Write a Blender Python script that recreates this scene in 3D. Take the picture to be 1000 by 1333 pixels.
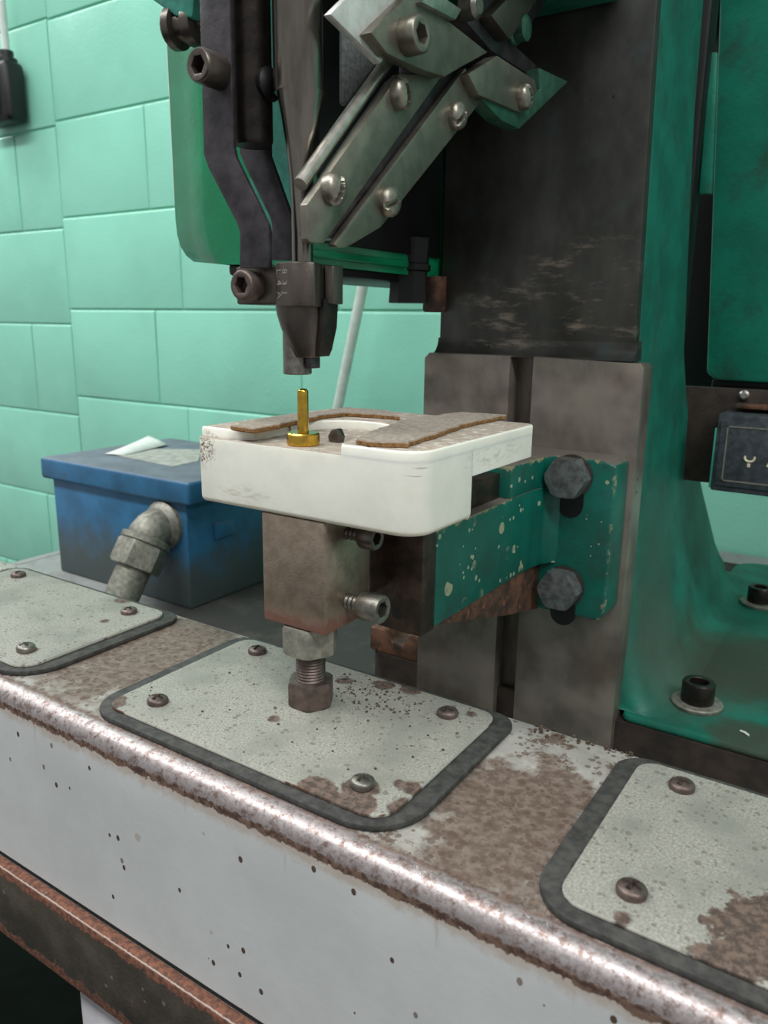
import bpy, bmesh, math, random
from mathutils import Vector, Matrix

# ------------------------------------------------------------------ camera, world, lights, exposure
# Units in this script are millimetres (S scales to metres); z = 0 is the top of the middle cover plate,
# x runs along the machine bed, y runs away to the block wall.
S = 0.001
for ob in list(bpy.data.objects):
    bpy.data.objects.remove(ob)
scene = bpy.context.scene
COL = scene.collection
random.seed(7)

FPX, YAW, PITCH, ROLL = 1017.0, math.radians(-33.44), math.radians(13.75), math.radians(0.744)
_F = Vector((math.sin(YAW) * math.cos(PITCH), math.cos(YAW) * math.cos(PITCH), -math.sin(PITCH)))
_R = Vector((math.cos(YAW), -math.sin(YAW), 0))
_U = _R.cross(_F)
_R, _U = _R * math.cos(ROLL) + _U * math.sin(ROLL), _U * math.cos(ROLL) - _R * math.sin(ROLL)
CAM = Vector((231.418, -284.926, 190.093))

cam_d = bpy.data.cameras.new('camera')
cam = bpy.data.objects.new('camera', cam_d)
COL.objects.link(cam)
cam_d.sensor_fit = 'HORIZONTAL'
cam_d.sensor_width = 36.0
cam_d.lens = 36.0 * FPX / 1000.0
cam_d.clip_start = 0.01
cam_d.dof.use_dof = True
cam_d.dof.focus_distance = 0.41
cam_d.dof.aperture_fstop = 22.0
m3 = Matrix((_R, _U, -_F)).transposed()
cam.matrix_world = Matrix.Translation(CAM * S) @ m3.to_4x4()
scene.camera = cam

scene.view_settings.view_transform = 'Standard'
scene.view_settings.look = 'None'
scene.view_settings.exposure = 0.0
scene.view_settings.gamma = 1.0
scene.view_settings.use_curve_mapping = False

world = bpy.data.worlds.new('workshop_air')
scene.world = world
world.use_nodes = True
world.node_tree.nodes['Background'].inputs[0].default_value = (0.87, 0.90, 0.91, 1)
world.node_tree.nodes['Background'].inputs[1].default_value = 0.42


def area(name, loc, target, sx, sy, power, col):
    l = bpy.data.lights.new(name, 'AREA')
    l.shape = 'RECTANGLE'
    l.size, l.size_y, l.energy, l.color = sx, sy, power, col
    o = bpy.data.objects.new(name, l)
    COL.objects.link(o)
    o.location = loc
    o.rotation_euler = (Vector(target) - Vector(loc)).to_track_quat('-Z', 'Y').to_euler()
    return o


# two rows of ceiling strip lights over the aisle in front of the machine
area('ceiling_strip_light', (-1.1, -0.85, 1.95), (-1.1, -0.80, 0), 2.4, 0.35, 50, (0.97, 1.0, 1.0))
area('ceiling_strip_light', (-3.3, 0.30, 1.95), (-3.3, 0.31, 0), 3.0, 0.35, 52, (0.97, 1.0, 1.0))
area('ceiling_strip_light', (1.7, -0.9, 1.95), (1.7, -0.88, 0), 2.4, 0.35, 58, (0.97, 1.0, 1.0))


# ------------------------------------------------------------------ pixel helpers (1000 x 1333 frame)
def ray(u, v):
    return _F + _R * ((u - 500) / FPX) - _U * ((v - 666.5) / FPX)


def at(u, v, ax, val):
    d = ray(u, v)
    return CAM + d * ((val - CAM[ax]) / d[ax])


def onx(u, v, x):      # -> (y, z) on the plane x
    p = at(u, v, 0, x)
    return (p.y, p.z)


def ony(u, v, y):      # -> (x, z) on the plane y
    p = at(u, v, 1, y)
    return (p.x, p.z)


def onz(u, v, z):      # -> (x, y) on the plane z
    p = at(u, v, 2, z)
    return (p.x, p.y)


# ------------------------------------------------------------------ materials
def lin(c):
    out = []
    for k in c:
        k /= 255.0
        out.append(k / 12.92 if k <= 0.04045 else ((k + 0.055) / 1.055) ** 2.4)
    return (*out, 1)


class NT:
    """small node-graph helper around one Principled material"""

    def __init__(self, name):
        self.m = bpy.data.materials.new(name)
        self.m.use_nodes = True
        self.t = self.m.node_tree
        self.b = self.t.nodes['Principled BSDF']
        self.geo = self.n('ShaderNodeNewGeometry')
        sc = self.n('ShaderNodeVectorMath')
        sc.operation = 'SCALE'
        self.l(self.geo.outputs['Position'], sc.inputs[0])
        sc.inputs['Scale'].default_value = 1000.0
        self.P = sc.outputs[0]           # position in mm
        sp = self.n('ShaderNodeSeparateXYZ')
        self.l(self.P, sp.inputs[0])
        self.x, self.y, self.z = sp.outputs
        sn = self.n('ShaderNodeSeparateXYZ')
        self.l(self.geo.outputs['Normal'], sn.inputs[0])
        self.nx, self.ny, self.nz = sn.outputs

    def n(self, t):
        return self.t.nodes.new(t)

    def l(self, a, b):
        self.t.links.new(a, b)

    def put(self, v, s):
        if isinstance(v, (int, float)):
            s.default_value = v
        elif isinstance(v, tuple):
            s.default_value = v
        else:
            self.l(v, s)

    def math(self, op, a, b=0.0, c=0.0):
        k = self.n('ShaderNodeMath')
        k.operation = op
        for i, q in enumerate((a, b, c)):
            self.put(q, k.inputs[i])
        return k.outputs[0]

    def mul(self, a, b): return self.math('MULTIPLY', a, b)
    def add(self, a, b): return self.math('ADD', a, b)
    def sub(self, a, b): return self.math('SUBTRACT', a, b)
    def mx(self, a, b): return self.math('MAXIMUM', a, b)
    def mn(self, a, b): return self.math('MINIMUM', a, b)

    def rng(self, v, lo, hi, a=0.0, b=1.0):
        k = self.n('ShaderNodeMapRange')
        k.interpolation_type = 'SMOOTHSTEP'
        self.put(v, k.inputs[0])
        for i, q in zip((1, 2, 3, 4), (lo, hi, a, b)):
            k.inputs[i].default_value = q
        return k.outputs[0]

    def vec(self, sx=1, sy=1, sz=1, off=0):
        k = self.n('ShaderNodeMapping')
        self.l(self.P, k.inputs[0])
        k.inputs['Scale'].default_value = (sx, sy, sz)
        k.inputs['Location'].default_value = (off, off * 1.7, off * .6)
        return k.outputs[0]

    def noise(self, size, detail=4, rough=.6, st=(1, 1, 1), off=0):
        k = self.n('ShaderNodeTexNoise')
        self.l(self.vec(st[0] / size, st[1] / size, st[2] / size, off), k.inputs['Vector'])
        k.inputs['Scale'].default_value = 1.0
        k.inputs['Detail'].default_value = detail
        k.inputs['Roughness'].default_value = rough
        return k.outputs[0]

    def voro(self, size, st=(1, 1, 1), off=0):
        k = self.n('ShaderNodeTexVoronoi')
        self.l(self.vec(st[0] / size, st[1] / size, st[2] / size, off), k.inputs['Vector'])
        k.inputs['Scale'].default_value = 1.0
        return k.outputs['Distance'], k.outputs['Color']

    def specks(self, size, r, keep=.5, off=0, st=(1, 1, 1)):
        """sparse roundish specks: one per voronoi cell, only some of the cells"""
        d, c = self.voro(size, st, off)
        sp = self.n('ShaderNodeSeparateColor')
        self.l(c, sp.inputs[0])
        on = self.math('LESS_THAN', sp.outputs[0], keep)
        rad = self.mul(sp.outputs[1], r)
        return self.mul(self.math('LESS_THAN', d, rad), on)

    def blob(self, x, y, z, r, soft, wob=0.0, size=12, st=(1, 1, 1)):
        """noisy ball mask around one place on the thing (mm)"""
        k = self.n('ShaderNodeVectorMath')
        k.operation = 'SUBTRACT'
        self.l(self.P, k.inputs[0])
        k.inputs[1].default_value = (x, y, z)
        g = self.n('ShaderNodeVectorMath')
        g.operation = 'MULTIPLY'
        self.l(k.outputs[0], g.inputs[0])
        g.inputs[1].default_value = st
        q = self.n('ShaderNodeVectorMath')
        q.operation = 'LENGTH'
        self.l(g.outputs[0], q.inputs[0])
        d = q.outputs['Value']
        if wob:
            d = self.add(d, self.mul(self.sub(self.noise(size, 5, .65, off=x), .5), wob))
        return self.rng(d, r + soft, r - soft)

    def mixc(self, f, a, b):
        k = self.n('ShaderNodeMix')
        k.data_type = 'RGBA'
        self.put(f, k.inputs[0])
        self.put(a, k.inputs[6])
        self.put(b, k.inputs[7])
        return k.outputs[2]

    def mixf(self, f, a, b):
        k = self.n('ShaderNodeMix')
        self.put(f, k.inputs[0])
        self.put(a, k.inputs[2])
        self.put(b, k.inputs[3])
        return k.outputs[0]

    def layers(self, base, *ls):
        """base = (rgb, rough, metal); each layer = (mask, rgb, rough, metal)"""
        c, r, m = base
        c = lin(c) if isinstance(c, tuple) and len(c) == 3 else c
        for f, c2, r2, m2 in ls:
            c2 = lin(c2) if isinstance(c2, tuple) and len(c2) == 3 else c2
            c = self.mixc(f, c, c2)
            r = self.mixf(f, r, r2)
            m = self.mixf(f, m, m2)
        self.put(c, self.b.inputs['Base Color'])
        self.put(r, self.b.inputs['Roughness'])
        self.put(m, self.b.inputs['Metallic'])

    def vary(self, rgb, amt, size, detail=4, off=0, st=(1, 1, 1)):
        a = tuple(max(0, k * (1 - amt)) for k in rgb)
        b = tuple(min(255, k * (1 + amt)) for k in rgb)
        return self.mixc(self.rng(self.noise(size, detail, .6, st, off), .3, .7), lin(a), lin(b))

    def bump(self, h, dist, strength=.5):
        k = self.n('ShaderNodeBump')
        k.inputs['Strength'].default_value = strength
        k.inputs['Distance'].default_value = dist * S
        self.put(h, k.inputs['Height'])
        self.l(k.outputs[0], self.b.inputs['Normal'])


M = {}


def simple(name, rgb, rough, metal=0.0, amt=.12, size=8, bump=0.0, bsize=1.0, st=(1, 1, 1)):
    t = NT(name)
    t.layers((t.vary(rgb, amt, size, 5, st=st), rough, metal))
    if bump:
        t.bump(t.noise(bsize, 4), bump)
    M[name] = t.m
    return t


# mint wall paint: glossy, slightly orange-peeled, blotchy roller texture
t = NT('mint_wall_paint')
t.layers((t.vary((148, 219, 195), .03, 260, 3), .26, 0.0))
t.bump(t.add(t.noise(7, 4, .6), t.mul(t.noise(45, 3), 1.2)), 1.2, .45)
M['wall'] = t.m

# machine bed: grey-green paint, worn rim to bare steel with rust border, rust blooms on top, specks on the front
t = NT('worn_grey_bed_paint')
nf = t.noise(5, 6, .7)
nb = t.noise(22, 5, .65, off=3)
# distance from the rounded rim in the y-z section
w_ = t.add(t.y, t.z)          # falls from -75 at the top of the rounding to -90 at its foot
wn = t.add(w_, t.mul(t.sub(t.noise(6, 6, .75), .5), 9))
rimm = t.mul(t.rng(wn, -71.5, -75), t.rng(wn, -90, -88))
rustb = t.mul(t.rng(wn, -68, -73), t.rng(wn, -93.2, -92.6))
halo = t.mul(t.rng(w_, -87, -89), t.rng(t.add(w_, t.mul(t.sub(t.noise(9, 5, .75, off=3), .5), 14)), -99, -93.5))
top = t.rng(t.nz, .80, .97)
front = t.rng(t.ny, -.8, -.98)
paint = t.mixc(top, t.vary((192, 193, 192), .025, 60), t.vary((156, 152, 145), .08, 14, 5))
toprust = t.mul(top, t.rng(t.noise(30, 7, .78, off=11), .57, .62))
toprust = t.mx(toprust, t.mul(top, t.blob(123, -25, -5, 34, 6, 55, 16, st=(1.1, .72, 1))))
toprust = t.mx(toprust, t.mul(top, t.blob(-122, 5, -5, 40, 12, 60, 12, st=(1.0, .5, 1))))
pits = t.mul(top, t.specks(3.2, .62, .55))
specks = t.mul(front, t.specks(10, .17, .40, 2, st=(1, 1, .75)))
specks2 = t.mul(front, t.specks(15, .10, .6, 9, st=(1, 1, .6)))
specks3 = t.mul(front, t.mul(t.specks(7, .16, .22, 31, st=(.7, 1, .5)), .8))
stain = t.mul(front, t.mul(t.specks(26, .16, .3, 5), .45))
drip = t.mul(front, t.mul(t.rng(t.noise(5, 3, .5, st=(1, 1, .07), off=4), .66, .72), t.rng(t.z, -40, -12)))
rustcol = t.mixc(t.rng(nf, .4, .62), lin((98, 82, 72)), lin((126, 111, 101)))
steel = t.mixc(t.rng(t.noise(4, 6, .8, off=8), .46, .64), lin((176, 167, 166)), lin((128, 106, 98)))
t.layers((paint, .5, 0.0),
         (stain, (150, 132, 104), .6, 0.0),
         (t.mul(drip, .5), (150, 128, 100), .6, 0.0),
         (toprust, rustcol, .62, 0.15),
         (t.mul(pits, .7), (82, 62, 50), .8, 0.0),
         (specks, (74, 58, 46), .8, 0.0),
         (specks2, (46, 40, 36), .8, 0.0),
         (specks3, (98, 76, 60), .8, 0.0),
         (t.mul(halo, .5), (160, 132, 104), .7, 0.0),
         (rustb, t.mixc(t.rng(t.noise(3, 4), .4, .6), lin((72, 52, 43)), lin((112, 88, 75))), .75, 0.1),
         (rimm, steel, t.mixf(t.rng(t.noise(2.2, 5, .8, off=2), .40, .60), .33, .55), .8))
t.bump(t.add(t.mul(toprust, -.4), t.add(t.mul(nf, .35), t.mul(rimm, -.4))), .6, .5)
M['bed'] = t.m


def plate_mat(name, rusts, warm=0.0):
    t = NT(name)
    g = t.noise(1.1, 3, .7)
    base = t.mixc(t.rng(g, .38, .64), lin((130, 128, 119)), lin((162, 160, 150)))
    base = t.mixc(t.rng(t.noise(38, 4, .6, off=2), .42, .7), base, lin((126, 126, 117)))
    m = None
    for (x, y, r, w) in rusts:
        b = t.blob(x, y, 0, r, 1.0, w, 9)
        m = b if m is None else t.mx(m, b)
    speck = t.mx(t.specks(2.6, .55, .22), t.specks(1.4, .5, .2, 4))
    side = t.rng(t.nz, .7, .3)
    rc = t.mixc(t.rng(t.noise(4, 5, .7), .42, .6), lin((74, 62, 55)), lin((112, 94, 83)))
    edge = t.mul(t.rng(t.noise(26, 3, .6, off=6), .58, .62), side)
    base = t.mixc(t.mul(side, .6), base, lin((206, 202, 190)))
    t.layers((base, .62, 0.0), (t.mul(speck, .6), (96, 88, 76), .8, 0.0),
             (m, rc, .72, 0.1), (edge, (98, 66, 50), .8, 0.0))
    t.bump(t.add(t.mul(g, .3), t.mul(m, -.8)), .4, .5)
    M[name] = t.m


plate_mat('plate_paint', [(-83, -58, 8, 9), (50, -60, 10, 12), (69, -59, 9, 10), (-4, -24, 3.2, 5), (64, -47, 8, 9), (83, -35, 5, 9),
                          (86, -48, 6, 8), (73, 36, 2.6, 4), (20, 38, 6, 14), (34, 42, 6, 14), (0, 30, 4, 16), (76, -35, 3, 6)])
plate_mat('plate_paint_left', [(-178, 10, 3, 6), (-230, -50, 6, 12), (-200, 42, 6, 12), (-176, -45, 6, 8)])
plate_mat('plate_paint_right', [(222, -40, 19, 30), (214, -55, 9, 16), (205, -60, 6, 14), (236, -25, 20, 26), (176, -46, 4, 6), (178, -59, 3, 8)])

simple('black_rubber', (56, 55, 52), .75, 0, .25, 5, .7, 2.5)
simple('rusty_screw', (104, 90, 84), .44, .65, .14, 6, .4, 1)
simple('dull_steel', (128, 124, 116), .42, .85, .15, 5, .15, 1)
simple('dark_steel', (100, 92, 86), .36, .8, .10, 9, .15, 1.5, (1, 1, .3))
simple('black_oxide', (72, 68, 71), .36, .65, .16, 8, .2, 1.5)
simple('oily_black_steel', (50, 45, 42), .38, .7, .25, 10, .2, 1.5)
simple('black_paint', (15, 15, 16), .45, 0, .2, 20)
simple('ground_steel', (128, 121, 113), .24, 1.0, .12, 7, .1, 1.0, (1, 1, .15))
simple('dull_grey_steel', (112, 114, 114), .45, .6, .18, 5, .4, 1.5)
simple('bright_steel', (186, 182, 172), .33, .9, .08, 5, .1, .8)
simple('screw_steel', (150, 144, 132), .38, .85, .1, 3, .2, .8)
simple('polished_aluminium', (222, 220, 216), .5, .6, .05, 6, .2, 1.2)
simple('grey_cast', (120, 124, 122), .7, .2, .14, 2, .6, 1.2)
simple('satin_steel', (134, 129, 117), .40, .8, .08, 9, .1, .6)
simple('brass', (206, 166, 70), .22, 1.0, .08, 3, .05, .5)
simple('galvanized', (138, 135, 124), .5, .45, .14, 5, .3, 1.2)
simple('white_plastic', (206, 214, 208), .5, 0, .03, 40)
simple('clear_green_plastic', (44, 84, 68), .25, 0, .1, 6)
simple('dark_floor_paint', (10, 17, 12), .9, 0, .25, 90).b.inputs['Specular IOR Level'].default_value = .1
simple('grey_leg_paint', (188, 184, 188), .5, 0, .06, 30)
simple('cream_tube', (204, 216, 206), .45, 0, .04, 20)
simple('paper', (226, 228, 222), .8, 0, .03, 12)
simple('label_paper', (166, 166, 158), .85, 0, .10, 10)
simple('counter_black', (58, 63, 68), .5, 0, .2, 6, .2, 1)
simple('counter_trim', (128, 124, 116), .5, .3, .1, 4)
simple('digit_paint', (206, 196, 168), .6)
simple('crumbs', (80, 65, 55), .9, 0, .3, 3)

# machined dark column ways: dull steel with vertical oily patches and burnished streaks
t = NT('oily_column_steel')
a = t.noise(36, 4, .6, st=(1, 1, .55))
b = t.noise(26, 5, .7, st=(.6, 1, 2.2), off=5)
wear = t.mul(t.rng(b, .52, .70), t.mx(t.blob(42, 250, 205, 44, 26), t.blob(-20, 250, 190, 30, 20)))
t.layers((t.mixc(t.rng(a, .35, .68), lin((62, 62, 58)), lin((86, 85, 81))), .36, .6),
         (wear, (150, 138, 126), .4, .6),
         (t.mul(t.rng(t.noise(30, 3, off=8), .56, .70), .5), (66, 82, 84), .4, .5),
         (t.specks(16, .09, .3), (16, 15, 14), .7, 0))
t.bump(t.noise(1.6, 4), .25, .3)
M['column_steel'] = t.m

t = NT('machined_pad_steel')
a = t.noise(30, 4, .6, st=(1, 1, .6), off=2)
t.layers((t.mixc(t.rng(a, .35, .68), lin((112, 104, 96)), lin((146, 138, 128))), .40, .6),
         (t.mul(t.rng(t.noise(34, 2, .4, st=(1, 1, 1.3), off=8), .42, .72), .7), (166, 156, 144), .36, .7),
         (t.mul(t.rng(t.noise(40, 3, .5, off=15), .45, .7), .45), (98, 80, 68), .5, .5),
         (t.specks(14, .10, .3), (26, 22, 20), .7, 0))
t.bump(t.noise(1.4, 4), .2, .3)
M['pad_steel'] = t.m


def green_mat(name, c1, c2, rough, dirt, chips=0.0, rust=0.0, grime=None, edge=None, column=False):
    t = NT(name)
    base = t.mixc(t.rng(t.noise(40, 4, .6), .36, .66), lin(c1), lin(c2))
    ls = []
    if dirt:
        ls.append((t.mul(t.rng(t.noise(34, 5, .65, off=4), .48, .68), dirt), (40, 48, 42), .6, 0))
    if grime:
        for (x, y, z, r, s, col, f) in grime:
            ls.append((t.mul(t.blob(x, y, z, r, s, r * .9, r * .5), f), col, .65, .1))
    if chips:
        ls.append((t.mul(t.specks(11, .42, chips), t.rng(t.noise(30, 3, off=2), .46, .56)), (150, 158, 126), .7, 0))
        ls.append((t.mul(t.specks(5, .34, chips * .55, 7), 1.0), (146, 160, 136), .7, 0))
    if rust:
        ls.append((t.rng(t.noise(24, 5, .7, off=9), .62 - rust * .1, .66 - rust * .1), (78, 56, 42), .7, .1))
    if column:    # knocked front corner of the casting
        cm = t.mul(t.rng(t.add(t.y, t.mul(t.noise(6, 5, .7, off=1), 8)), 266, 263), t.mul(t.math('GREATER_THAN', t.x, 60), t.math('GREATER_THAN', t.z, 150)))
        ls.append((t.mul(cm, .8), (74, 150, 130), .6, 0))
    if edge:      # paint knocked off along the arm's upper edge and off the flange top
        em = t.mul(t.rng(t.add(t.math('ABSOLUTE', t.sub(t.z, edge)), t.mul(t.noise(7, 5, .75, off=3), 12)), 7.2, 5.6), t.math('LESS_THAN', t.y, 156))
        em = t.mx(em, t.rng(t.add(t.math('ABSOLUTE', t.sub(t.z, 104)), t.mul(t.noise(9, 5, .75, off=5), 22)), 12.5, 10.5))
        em = t.mx(em, t.rng(t.add(t.add(t.math('ABSOLUTE', t.sub(t.x, 83)), t.math('ABSOLUTE', t.sub(t.y, 212))), t.mul(t.noise(9, 5, .75, off=6), 14)), 9, 7))
        ls.append((em, (132, 132, 100), .7, 0))
        ls.append((t.mul(t.rng(t.nz, .6, .9), t.rng(t.noise(9, 5, .7), .28, .42)), (112, 104, 95), .7, .2))
    t.layers((base, rough, 0.0), *ls)
    t.bump(t.add(t.noise(3, 4), t.mul(t.noise(22, 3), 1.5)), .6, .35)
    M[name] = t.m


green_mat('green_casting', (4, 92, 75), (12, 112, 92), .55, .35,
          grime=[(110, 320, -50, 60, 30, (78, 88, 78), .7), (165, 400, -88, 70, 30, (62, 54, 44), .8), (95, 330, 20, 50, 25, (48, 86, 72), .6), (175, 262, -88, 26, 8, (66, 56, 46), .7), (80, 258, 120, 16, 8, (30, 44, 36), .5)], column=True)
green_mat('green_guard_paint', (8, 124, 80), (14, 142, 94), .14, .0)
green_mat('green_head_paint', (44, 128, 110), (70, 160, 142), .4, .55)
green_mat('green_hopper_paint', (12, 106, 84), (16, 122, 98), .45, .5)
green_mat('green_chipped_paint', (4, 84, 70), (10, 98, 84), .36, .4, chips=.28, edge=83)

t = NT('rusty_casting')
t.layers((t.mixc(t.rng(t.noise(14, 6, .7), .38, .64), lin((62, 48, 40)), lin((116, 78, 58))), .7, .2),
         (t.rng(t.noise(9, 4, .6, off=5), .6, .68), (140, 92, 66), .75, .1))
t.bump(t.noise(2.5, 5), .6, .5)
M['rusty_casting'] = t.m
simple('dirty_foot_side', (50, 40, 34), .7, .1, .25, 16, .5, 3)

t = NT('rusty_rail')
d = t.noise(10, 6, .72)
edge = t.mx(t.rng(t.z, -153, -161), t.rng(t.z, -124, -116))
rm = t.rng(t.add(t.mul(edge, .34), d), .62, .70)
t.layers((t.vary((74, 68, 60), .15, 20), .55, .2),
         (rm, t.mixc(t.rng(t.noise(3, 5), .35, .65), lin((84, 56, 46)), lin((130, 84, 64))), .8, .1),
         (t.mul(t.specks(5, .3, .3), .7), (120, 112, 100), .7, 0),
         (t.rng(t.math('ABSOLUTE', t.add(t.add(t.z, 114.8), t.mul(t.sub(t.noise(2, 3), .5), .8))), .4, .15), (176, 160, 150), .6, .1))  # last layer: highlight along the top edge, put into the colour
t.bump(t.add(t.mul(rm, .6), t.noise(2, 5)), .6, .5)
M['rusty_rail'] = t.m

t = NT('rusty_post_steel')
t.layers((t.mixc(t.rng(t.noise(12, 6, .7), .36, .64), lin((140, 124, 108)), lin((164, 148, 132))), .36, .75),
         (t.mul(t.rng(t.noise(8, 5, .7, off=3), .60, .68), .55), (106, 80, 66), .7, .2),
         (t.mul(t.rng(t.add(t.z, t.mul(t.noise(9, 5), 14)), 62, 54), .8), (118, 70, 58), .7, .1))
t.bump(t.noise(1.2, 5), .35, .5)
M['post_steel'] = t.m

t = NT('oily_block_steel')
t.layers((t.mixc(t.rng(t.noise(16, 5, .7), .4, .64), lin((52, 45, 40)), lin((84, 66, 56))), .42, .55))
t.bump(t.noise(1.8, 4), .3, .4)
M['block_steel'] = t.m

# nylon: waxy white, dusty on its upper face, brown smudges, thin cuts and specks
t = NT('white_nylon')
dust = t.mul(t.rng(t.nz, .75, .97), t.rng(t.noise(6, 5, .7), .22, .5))
scr = t.mul(t.rng(t.noise(4, 3, .5, st=(.14, .14, 1.6), off=1), .70, .74), t.rng(t.noise(30, 3, off=5), .48, .6))
scr2 = t.mul(t.specks(9, .13, .4, 1, st=(1, 1, .55)), t.rng(t.noise(24, 2, off=8), .38, .5))
smudge = t.mul(t.blob(-57, -12, 127, 7.5, 3, 9, 3), t.rng(t.noise(1.6, 5, .8), .44, .58))
sm2 = t.mul(t.mx(t.blob(-30, -12, 108, 9, 5, 12, 5, st=(.6, 1, 2.2)), t.blob(68, 60, 128, 10, 6, 10, 6, st=(1, .35, 2))), t.rng(t.noise(2.2, 4, .7, st=(.3, .3, 1.4)), .46, .66))
side = t.rng(t.z, 104, 100)
t.layers((t.vary((240, 238, 226), .02, 20), .42, 0.0),
         (t.mul(side, .35), (205, 190, 150), .5, 0),
         (t.mul(scr, .55), (120, 104, 70), .7, 0),
         (t.mul(sm2, .35), (150, 130, 86), .7, 0),
         (scr2, (110, 84, 54), .7, 0),
         (smudge, (104, 74, 44), .9, 0),
         (t.mul(dust, .95), t.vary((146, 132, 118), .14, 3, 5), .95, 0))
t.b.inputs['Subsurface Weight'].default_value = .35
t.b.inputs['Subsurface Radius'].default_value = (1, .9, .7)
t.b.inputs['Subsurface Scale'].default_value = .004
t.bump(t.noise(7, 4), .35, .35)
M['nylon'] = t.m

t = NT('dusty_cork')
up = t.rng(t.nz, .5, .9)
t.layers((t.mixc(t.rng(t.noise(2, 5, .75), .36, .64), lin((112, 76, 40)), lin((160, 120, 72))), .9, 0.0),
         (t.mul(up, t.rng(t.noise(5, 4, .7, off=3), .2, .45)), t.vary((154, 143, 131), .12, 2.2, 5), .95, 0.0))
t.bump(t.noise(.9, 5, .7), .8, .7)
M['cork'] = t.m

# blue box: hammered blue enamel, greyer and duller toward its foot, dusty lid
t = NT('blue_enamel')
t.layers((t.vary((48, 102, 140), .10, 40), .42, 0.0),
         (t.mul(t.rng(t.add(t.z, t.mul(t.noise(40, 4), 90)), 10, -60), .85), (82, 84, 74), .6, 0),
         (t.mul(t.rng(t.nz, .7, .95), .85), t.vary((112, 116, 122), .08, 30), .75, 0),
         (t.mul(t.rng(t.noise(12, 6, .75, off=4), .60, .66), .6), (84, 80, 72), .6, 0))
t.bump(t.noise(8, 3), .4, .3)
M['blue'] = t.m

t = NT('dirty_table_paint')
t.layers((t.vary((150, 152, 150), .06, 90), .55, 0.0),
         (t.mul(t.blob(-210, 330, -122, 260, 60, 120, 60), .9), (42, 40, 37), .7, 0),
         (t.mul(t.rng(t.noise(60, 5, .7), .5, .68), .45), (96, 92, 84), .7, 0))
t.b.inputs['Specular IOR Level'].default_value = .15
M['table'] = t.m


# ------------------------------------------------------------------ mesh helpers (all coordinates in mm)
W = {}      # object -> world origin (mm)


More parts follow.
